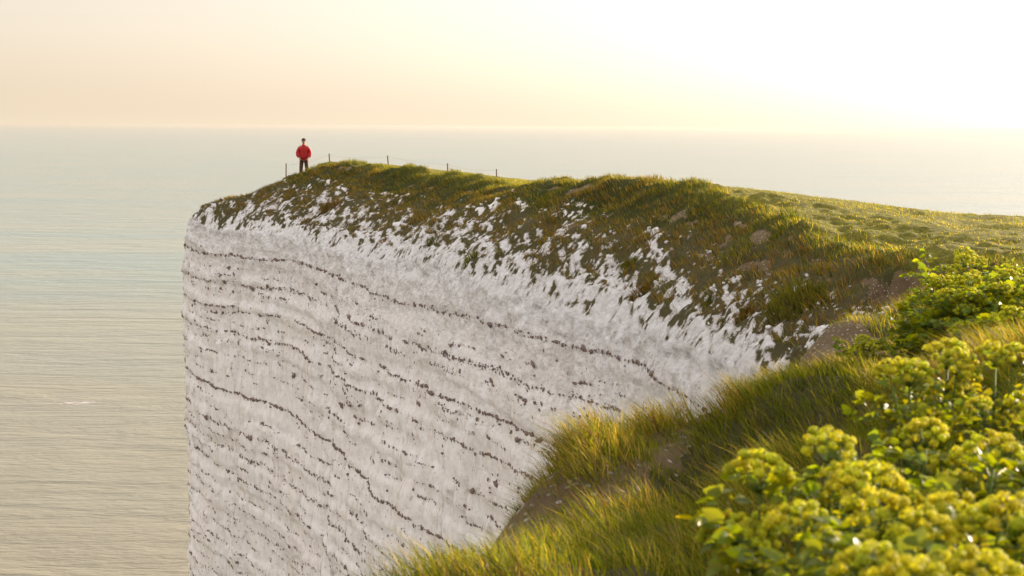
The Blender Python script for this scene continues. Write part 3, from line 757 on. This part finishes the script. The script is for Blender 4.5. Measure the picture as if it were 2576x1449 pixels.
mid_plants = [
 (2425, 635, 10.8, .42, 9, 46, 'tallest flowering plant of the farther clump, standing before the plateau turf'),
 (2385, 725, 10.5, .34, 8, 44, 'flowering plant left of the tallest one, in front of the eroded scarp'),
 (2530, 690, 10.2, .45, 9, 46, 'broad flowering plant right of the tallest in the farther clump'),
 (2600, 660, 11, .42, 7, 40, 'flowering plant of the farther clump cut by the right frame edge'),
 (2352, 800, 10.6, .28, 7, 44, 'flowering plant at the left flank of the farther clump above the grass hollow'),
 (2430, 780, 9.6, .38, 8, 46, 'dense flowering plant in the middle front of the farther clump'),
 (2550, 790, 9.2, .38, 8, 46, 'dense flowering plant at the right front of the farther clump'),
 (2392, 850, 9.8, .26, 5, 40, 'low flowering plant at the foot of the farther clump'),
 (2440, 700, 9.9, .40, 7, 44, 'flowering plant directly below the tallest one of the farther clump'),
 (2590, 740, 9.7, .40, 6, 44, 'flowering plant touching the right frame edge in the farther clump'),
 (2480, 720, 11.5, .42, 8, 40, 'flowering plant at the back of the farther clump behind the dense front ones'),
]
sd = 300
for (px, py, d, sp, nh, nl, lab) in near_plants:
    t = W(px, py, d); g = float(samp(Hg, np.array([t.x]), np.array([t.y]))[0]); sd += 1
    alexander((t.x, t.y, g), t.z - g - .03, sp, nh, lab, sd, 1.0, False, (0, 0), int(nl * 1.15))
for (px, py, d, sp, nh, nl, lab) in mid_plants:
    t = W(px, py, d); g = float(samp(Hg, np.array([t.x]), np.array([t.y]))[0]); sd += 1
    print('mid plant H', t.z - g)
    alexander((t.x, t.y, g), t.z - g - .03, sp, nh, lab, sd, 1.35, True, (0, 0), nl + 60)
t = W(2172, 862, 9.6); g = float(samp(Hg, np.array([t.x]), np.array([t.y]))[0])
print('small plant H', t.z - g)
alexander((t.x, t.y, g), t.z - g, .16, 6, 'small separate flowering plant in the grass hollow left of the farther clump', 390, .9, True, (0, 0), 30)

# ------------------------------------------------------------------ fence along the far side of the headland
M_POST = plain_mat('weathered_post', (.12, .085, .06), (.22, .16, .12), 30, .85)
M_WIRE = plain_mat('rusty_wire', (.22, .19, .16), (.30, .27, .24), 30, .6)
posts = [(720, 411, 84, .7), (828, 386, 82.5, .0), (975, 391, 81, -.3), (1126, 411, 80, 0), (1249, 425, 79, 0)]
p0 = W(828, 386, 82.5)
fence = empty('wire_fence', (p0.x, p0.y, p0.z - 1.1), 'thin post and wire fence leaning along the clifftop behind the person', 'fence')
tops = []
for i, (px, py, d, ln) in enumerate(posts):
    t = W(px, py, d); g = float(samp(Hg, np.array([t.x]), np.array([t.y]))[0])
    g = min(g, t.z - .75)
    mb = MB(); T = np.array(t - fence.location); Bv = np.array([T[0] - .06 * (1 if i == 0 else (-1 if i in (1, 2) else 0)), T[1], g - .3 - fence.location.z])
    mid = T * .5 + Bv * .5 + np.array([.008, 0, 0])
    mb.tube([Bv, mid, T - np.array([0, 0, .02]), T], [.042, .04, .037, .028], 7)
    mb.out('post', M_POST, fence); tops.append((T, Bv))
mb = MB()
for i in range(len(tops) - 1):
    for fr in (.05, .55):
        a = tops[i][0] * (1 - fr) + tops[i][1] * fr; b = tops[i + 1][0] * (1 - fr) + tops[i + 1][1] * fr
        a = a - np.array([0, .04, .0]); b = b - np.array([0, .04, 0])
        k = np.linspace(0, 1, 9)[:, None]; pts = a * (1 - k) + b * k; pts[:, 2] -= (.10 + .04 * (i % 2)) * 4 * (k * (1 - k))[:, 0]
        mb.tube(pts, .004, 4)
mb.out('wire', M_WIRE, fence)

# ------------------------------------------------------------------ person
M_SKIN = plain_mat('skin', (.36, .20, .14), (.42, .25, .17), 20, .55)
M_JACKET = plain_mat('red_jacket', (.34, .008, .010), (.48, .016, .016), 7, .6, .6, .02)
M_TROUS = plain_mat('brown_trousers', (.060, .030, .018), (.10, .052, .03), 9, .85, .5, .02)
M_HAT = plain_mat('dark_knit_hat', (.035, .015, .025), (.07, .03, .045), 60, .9, .6, .005)
M_DARK = plain_mat('dark_trim', (.02, .016, .016), (.035, .03, .03), 30, .5)
def skin(name, pts, edges, radii, mat, parent, sub=2, root=0):
    me = bpy.data.meshes.new(name); me.from_pydata(pts, edges, []); me.materials.append(mat)
    o = bpy.data.objects.new(name, me); COL.objects.link(o); o.parent = parent
    md = o.modifiers.new('skin', 'SKIN'); md.use_smooth_shade = True; md.branch_smoothing = .6
    if not me.skin_vertices: me.attributes.new
    for i, v in enumerate(me.skin_vertices[0].data):
        rr = radii[i]; v.radius = rr if isinstance(rr, tuple) else (rr, rr); v.use_root = (i == root)
    sb = o.modifiers.new('sub', 'SUBSURF'); sb.levels = sb.render_levels = sub
    return o
pf = W(765, 452, 82.2)
gz = float(samp(Hg, np.array([pf.x]), np.array([pf.y]))[0])
man = empty('person', (pf.x, pf.y, gz), 'person in red jacket and knit hat standing with hands in pockets at the cliff edge', 'person')
man.rotation_euler = (0, 0, .16)
# faces the camera (-y). x to the picture's right
hz = 1.62
B_ = [(0, 0, .95), (0, .01, 1.12), (0, .01, 1.32), (0, .015, 1.46), (0, .01, 1.545), (0, -.005, 1.63), (0, -.01, 1.70), (0, 0, 1.755),
      (-.10, 0, .88), (-.125, -.01, .50), (-.14, .02, .09), (-.145, -.10, .035), (-.15, -.17, .03),
      (.10, 0, .88), (.125, -.01, .50), (.145, .02, .09), (.15, -.10, .035), (.16, -.17, .03),
      (-.19, .02, 1.42), (-.30, .03, 1.17), (-.215, -.10, .97), (-.165, -.14, .90), (-.13, -.15, .84),
      (.19, .02, 1.42), (.30, .03, 1.17), (.215, -.10, .97), (.165, -.14, .90), (.13, -.15, .84)]
BE = [(0, 1), (1, 2), (2, 3), (3, 4), (4, 5), (5, 6), (6, 7), (0, 8), (8, 9), (9, 10), (10, 11), (11, 12), (0, 13), (13, 14), (14, 15), (15, 16), (16, 17),
      (3, 18), (18, 19), (19, 20), (20, 21), (21, 22), (3, 23), (23, 24), (24, 25), (25, 26), (26, 27)]
BR = [(.15, .11), (.14, .10), (.165, .115), (.12, .09), (.058, .06), (.068, .08), (.078, .095), (.055, .07)] + [.085, .058, .042, .04, .03] * 2 + [.062, .048, .036, .035, .022] * 2
skin('body', B_, BE, BR, M_SKIN, man)
# jacket: torso, sleeves and raised collar
JB = [(0, .01, .84), (0, .01, 1.0), (0, .01, 1.2), (0, .015, 1.38), (0, .01, 1.475), (0, .0, 1.55),
      (-.19, .02, 1.375), (-.27, .03, 1.20), (-.265, -.03, 1.04), (-.19, -.11, .965), (.19, .02, 1.375), (.27, .03, 1.20), (.265, -.03, 1.04), (.19, -.11, .965)]
JE = [(0, 1), (1, 2), (2, 3), (3, 4), (4, 5), (3, 6), (6, 7), (7, 8), (8, 9), (3, 10), (10, 11), (11, 12), (12, 13)]
JR = [(.205, .16), (.225, .165), (.225, .165), (.19, .14), (.10, .10), (.075, .082)] + [.10, .10, .095, .07] * 2
jk = skin('jacket', JB, JE, JR, M_JACKET, man)
def strip(name, pts, rad, mat, parent, k=6):
    mb = MB(); mb.tube(pts, rad, k); return mb.out(name, mat, parent)
strip('zip', [(0, -.13, .86), (0, -.165, 1.0), (0, -.165, 1.2), (0, -.145, 1.36), (0, -.10, 1.48)], .006, M_DARK, jk)
for s_ in (-1, 1):
    strip('pocket_opening', [(s_ * .09, -.155, .93), (s_ * .155, -.13, 1.07)], .008, M_DARK, jk)
strip('hem', [(.19 * math.cos(a), .01 + .15 * math.sin(a), .845) for a in np.linspace(0, 2 * math.pi, 17)], .014, M_JACKET, jk)
TB = [(0, .01, .93), (-.095, 0, .82), (-.125, -.005, .5), (-.142, .015, .12), (.095, 0, .82), (.125, -.005, .5), (.147, .015, .12)]
skin('trousers', TB, [(0, 1), (1, 2), (2, 3), (0, 4), (4, 5), (5, 6)], [(.165, .125), .105, .085, .08, .105, .085, .08], M_TROUS, man)
for s_ in (-1, 1):
    sh = skin('shoe', [(s_ * .145, .05, .045), (s_ * .148, -.05, .04), (s_ * .155, -.17, .035)], [(0, 1), (1, 2)], [(.045, .05), (.048, .045), (.04, .03)], M_DARK, man, 2)
# head details: nose, ears, sunglasses, knit hat
def ellip(name, c, r, mat, parent, zmin=-1, rot=0, seg_=16):
    th = np.linspace(0, 2 * math.pi, seg_, endpoint=False); zz = np.linspace(zmin, 1, 9)
    v = []
    for z in zz:
        q = math.sqrt(max(0, 1 - z * z)) + .001
        for t in th: v.append((c[0] + r[0] * q * math.cos(t), c[1] + r[1] * q * math.sin(t), c[2] + r[2] * z))
    f = [(i * seg_ + j, i * seg_ + (j + 1) % seg_, (i + 1) * seg_ + (j + 1) % seg_, (i + 1) * seg_ + j) for i in range(8) for j in range(seg_)]
    mb = MB(); mb.add(v, None, f); return mb.out(name, mat, parent)
ellip('nose', (0, -.105, 1.655), (.012, .022, .024), M_SKIN, man)
for s_ in (-1, 1):
    ellip('ear', (s_ * .078, .005, 1.655), (.010, .02, .03), M_SKIN, man)
    ellip('eye', (s_ * .03, -.088, 1.682), (.012, .008, .008), M_DARK, man)
ellip('mouth', (0, -.092, 1.612), (.024, .008, .006), M_HAT, man)
ht = ellip('knit_hat', (0, .008, 1.715), (.094, .112, .098), M_HAT, man, -.12)
strip('hat_brim', [(.094 * math.cos(a), .008 + .11 * math.sin(a), 1.708) for a in np.linspace(0, 2 * math.pi, 17)], .013, M_HAT, ht)
sc_h = (W(765, 347, 82.2).z - gz) / 1.815; man.scale = (sc_h,) * 3
print('person scale', sc_h, gz)

# ------------------------------------------------------------------ sea
def sea_mat():
    m, nt = newmat('sea_water'); N = NT(nt)
    pos = N.n('ShaderNodeNewGeometry').outputs['Position']
    warp = N.noise(pos, .006, 3, .5)
    w1 = N.noise(N.mapv(pos, (.035, .13, 1), (0, 0, R(10))), 1.0, 8, .62, .6)
    w2 = N.noise(N.mapv(pos, (.010, .034, 1), (0, 0, R(-22))), 1.0, 5, .6, .5)
    w3 = N.noise(N.mapv(pos, (.16, .50, 1), (0, 0, R(3))), 1.0, 6, .65, .3)
    h = N.math('ADD', N.math('ADD', N.math('MULTIPLY', w1, .8), N.math('MULTIPLY', w2, 3.2)), N.math('MULTIPLY', w3, .50))
    bmp = N.n('ShaderNodeBump', {'Height': h, 'Strength': 1.0, 'Distance': 3.4})
    c = N.mix(N.ramp(N.noise(N.mapv(pos, (.0015, .006, 1)), 1.0, 4, .6), [(.35, 0), (.65, 1)]), (.28, .295, .24), (.22, .275, .26))
    # clouded chalky water close under the cliffs
    y_ = N.n('ShaderNodeSeparateXYZ', {0: pos}).outputs[1]
    mr = N.n('ShaderNodeMapRange', {'Value': y_, 'From Min': 400.0, 'From Max': 1500.0, 'To Min': 1.0, 'To Max': 0.0}).outputs[0]
    c = N.mix(N.math('MULTIPLY', mr, .8), c, (.26, .225, .155))
    wc = N.noise(N.mapv(pos, (.018, .06, 1)), 1.0, 6, .6)
    foam = N.ramp(wc, [(.765, 0), (.79, 1)])
    c = N.mix(foam, c, (.7, .7, .66))
    p = N.n('ShaderNodeBsdfPrincipled', {'Base Color': c, 'Roughness': .34, 'Normal': bmp.outputs[0], 'IOR': 1.33, 'Specular IOR Level': .5})
    nt.links.new(p.outputs[0], N.n('ShaderNodeOutputMaterial').inputs[0])
    return m
L_ = 110000.0
sx = np.linspace(-L_, L_, 5); 
gxx, gyy = np.meshgrid(np.array([-L_, -9000, -2000, 0, 2000, 9000, L_]), np.array([-3000.0, 0, 1000, 4000, 12000, 40000, L_]))
v = np.stack([gxx.ravel(), gyy.ravel(), np.full(gxx.size, SEA)], 1); ii = np.arange(49).reshape(7, 7)
sea = build('water', v, np.stack([ii[:-1, :-1], ii[:-1, 1:], ii[1:, 1:], ii[1:, :-1]], -1).reshape(-1, 4), sea_mat())
tag(sea, kind='structure', label='calm pale sea reaching the horizon')
# drifting foam patch
M_FOAM = plain_mat('foam', (.40, .37, .34), (.60, .56, .54), .8, .8)
def foam(px, py, wx, wy, lab):
    v = W(px, py, 1.0); d = SEA / v.z
    mb = MB()
    r = np.random.default_rng(int(px))
    for k in range(60):
        a = r.normal(0, .38); b = r.normal(0, .22) * (1 - min(abs(a), 1) * .6)
        c = np.array([v.x * d + a * wx, v.y * d + b * wy, SEA + .12]); an = np.linspace(0, 2 * math.pi, 10, endpoint=False)
        rr = r.uniform(.4, 1.2, 10) * r.uniform(.25, .9)
        pv = c + np.stack([np.cos(an) * rr * 2.6, np.sin(an) * rr, r.uniform(0, .02) + np.zeros(10)], 1)
        pv2 = np.vstack([pv, c + np.array([0, 0, .1])])
        mb.add(pv2, [(i, (i + 1) % 10, 10) for i in range(10)])
    return tag(mb.out('sea_foam', M_FOAM), lab, 'foam', kind='stuff')
foam(195, 1015, 13, 12, 'small pinkish white foam patch drifting on the sea left of the cliff')

# ------------------------------------------------------------------ air
m, nt = newmat('sea_haze'); N = NT(nt)
vol = N.n('ShaderNodeVolumePrincipled', {'Color': (.42, .405, .385, 1), 'Density': 2.0e-5, 'Anisotropy': .35})
nt.links.new(vol.outputs[0], N.n('ShaderNodeOutputMaterial').inputs['Volume'])
L2 = L_ + 500; zb, zt = SEA - 3.5, 6.0
v = [(x, y, z) for z in (zb, zt) for y in (-3500, L2) for x in (-L2, L2)]
f = np.array([(0, 2, 3, 1), (4, 5, 7, 6), (0, 1, 5, 4), (2, 6, 7, 3), (0, 4, 6, 2), (1, 3, 7, 5)])
hz_ = build('haze', v, f, m, smooth=False); tag(hz_, 'thin pale sea haze', 'haze', kind='stuff')

# ------------------------------------------------------------------ light
SUN_EL, SUN_AZ = 11.0, 48.0
w = bpy.data.worlds.new('World'); scene.world = w; w.use_nodes = True
nt = w.node_tree
for q in list(nt.nodes): nt.nodes.remove(q)
N = NT(nt)
sky = N.n('ShaderNodeTexSky', sky_type='NISHITA'); sky.sun_disc = False
sky.sun_elevation = R(SUN_EL); sky.sun_rotation = R(SUN_AZ); sky.air_density = 1.0; sky.dust_density = 3.4; sky.ozone_density = .6; sky.altitude = 150
# hazy sunset dome: clear-sky model softened by a warm band low over the sea and pale high haze
gz_ = N.n('ShaderNodeSeparateXYZ', {0: N.n('ShaderNodeTexCoord').outputs['Generated']}).outputs[2]
low_ = N.math('EXPONENT', N.math('MULTIPLY', N.math('ABSOLUTE', gz_), -20.0))
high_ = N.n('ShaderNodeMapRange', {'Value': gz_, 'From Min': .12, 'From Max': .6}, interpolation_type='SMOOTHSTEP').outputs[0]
def vsc(v, f):
    x = N.n('ShaderNodeVectorMath', operation='SCALE')
    for i, q in ((0, v), (3, f)):
        if hasattr(q, 'links'): nt.links.new(q, x.inputs[i])
        else: x.inputs[i].default_value = q
    return x.outputs[0]
def vadd(a, b): return N.n('ShaderNodeVectorMath', {0: a, 1: b}, operation='ADD').outputs[0]
q_ = 1 / .13 / 3.03
skyd = N.mix(.58, sky.outputs[0], N.n('ShaderNodeRGBToBW', {0: sky.outputs[0]}).outputs[0])
skyd = N.mix(1.0, skyd, (1.0, .995, 1.05), 'MULTIPLY')
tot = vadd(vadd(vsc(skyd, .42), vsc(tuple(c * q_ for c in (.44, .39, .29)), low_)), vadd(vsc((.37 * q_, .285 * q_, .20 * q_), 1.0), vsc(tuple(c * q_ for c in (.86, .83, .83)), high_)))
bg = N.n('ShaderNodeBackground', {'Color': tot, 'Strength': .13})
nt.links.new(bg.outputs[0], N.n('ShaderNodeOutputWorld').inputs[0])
sl = bpy.data.lights.new('sun', 'SUN'); sl.energy = 3.9; sl.angle = R(.6); sl.color = (1, .80, .56)
so = bpy.data.objects.new('sun', sl); COL.objects.link(so)
sv = Vector((math.sin(R(SUN_AZ)) * math.cos(R(SUN_EL)), math.cos(R(SUN_AZ)) * math.cos(R(SUN_EL)), math.sin(R(SUN_EL))))
so.rotation_euler = sv.to_track_quat('Z', 'Y').to_euler(); so.location = (60, 40, 30)

# ------------------------------------------------------------------ camera
cd = bpy.data.cameras.new('camera'); cam = bpy.data.objects.new('camera', cd); COL.objects.link(cam); scene.camera = cam
cd.lens = 50.0; cd.sensor_width = 36 * 2576 / FPX * 50 / 36; cd.sensor_width = 2576 / FPX * 50
cd.clip_start = .05; cd.clip_end = 400000
cam.matrix_world = CAMM.to_4x4()
cd.dof.use_dof = True; cd.dof.focus_distance = 48; cd.dof.aperture_fstop = 6.3
scene.view_settings.view_transform = 'Standard'; scene.view_settings.look = 'None'
scene.view_settings.exposure = 1.6; scene.view_settings.gamma = 1
scene.cycles.volume_bounces = 1
scene.render.resolution_x = 1024; scene.render.resolution_y = 576
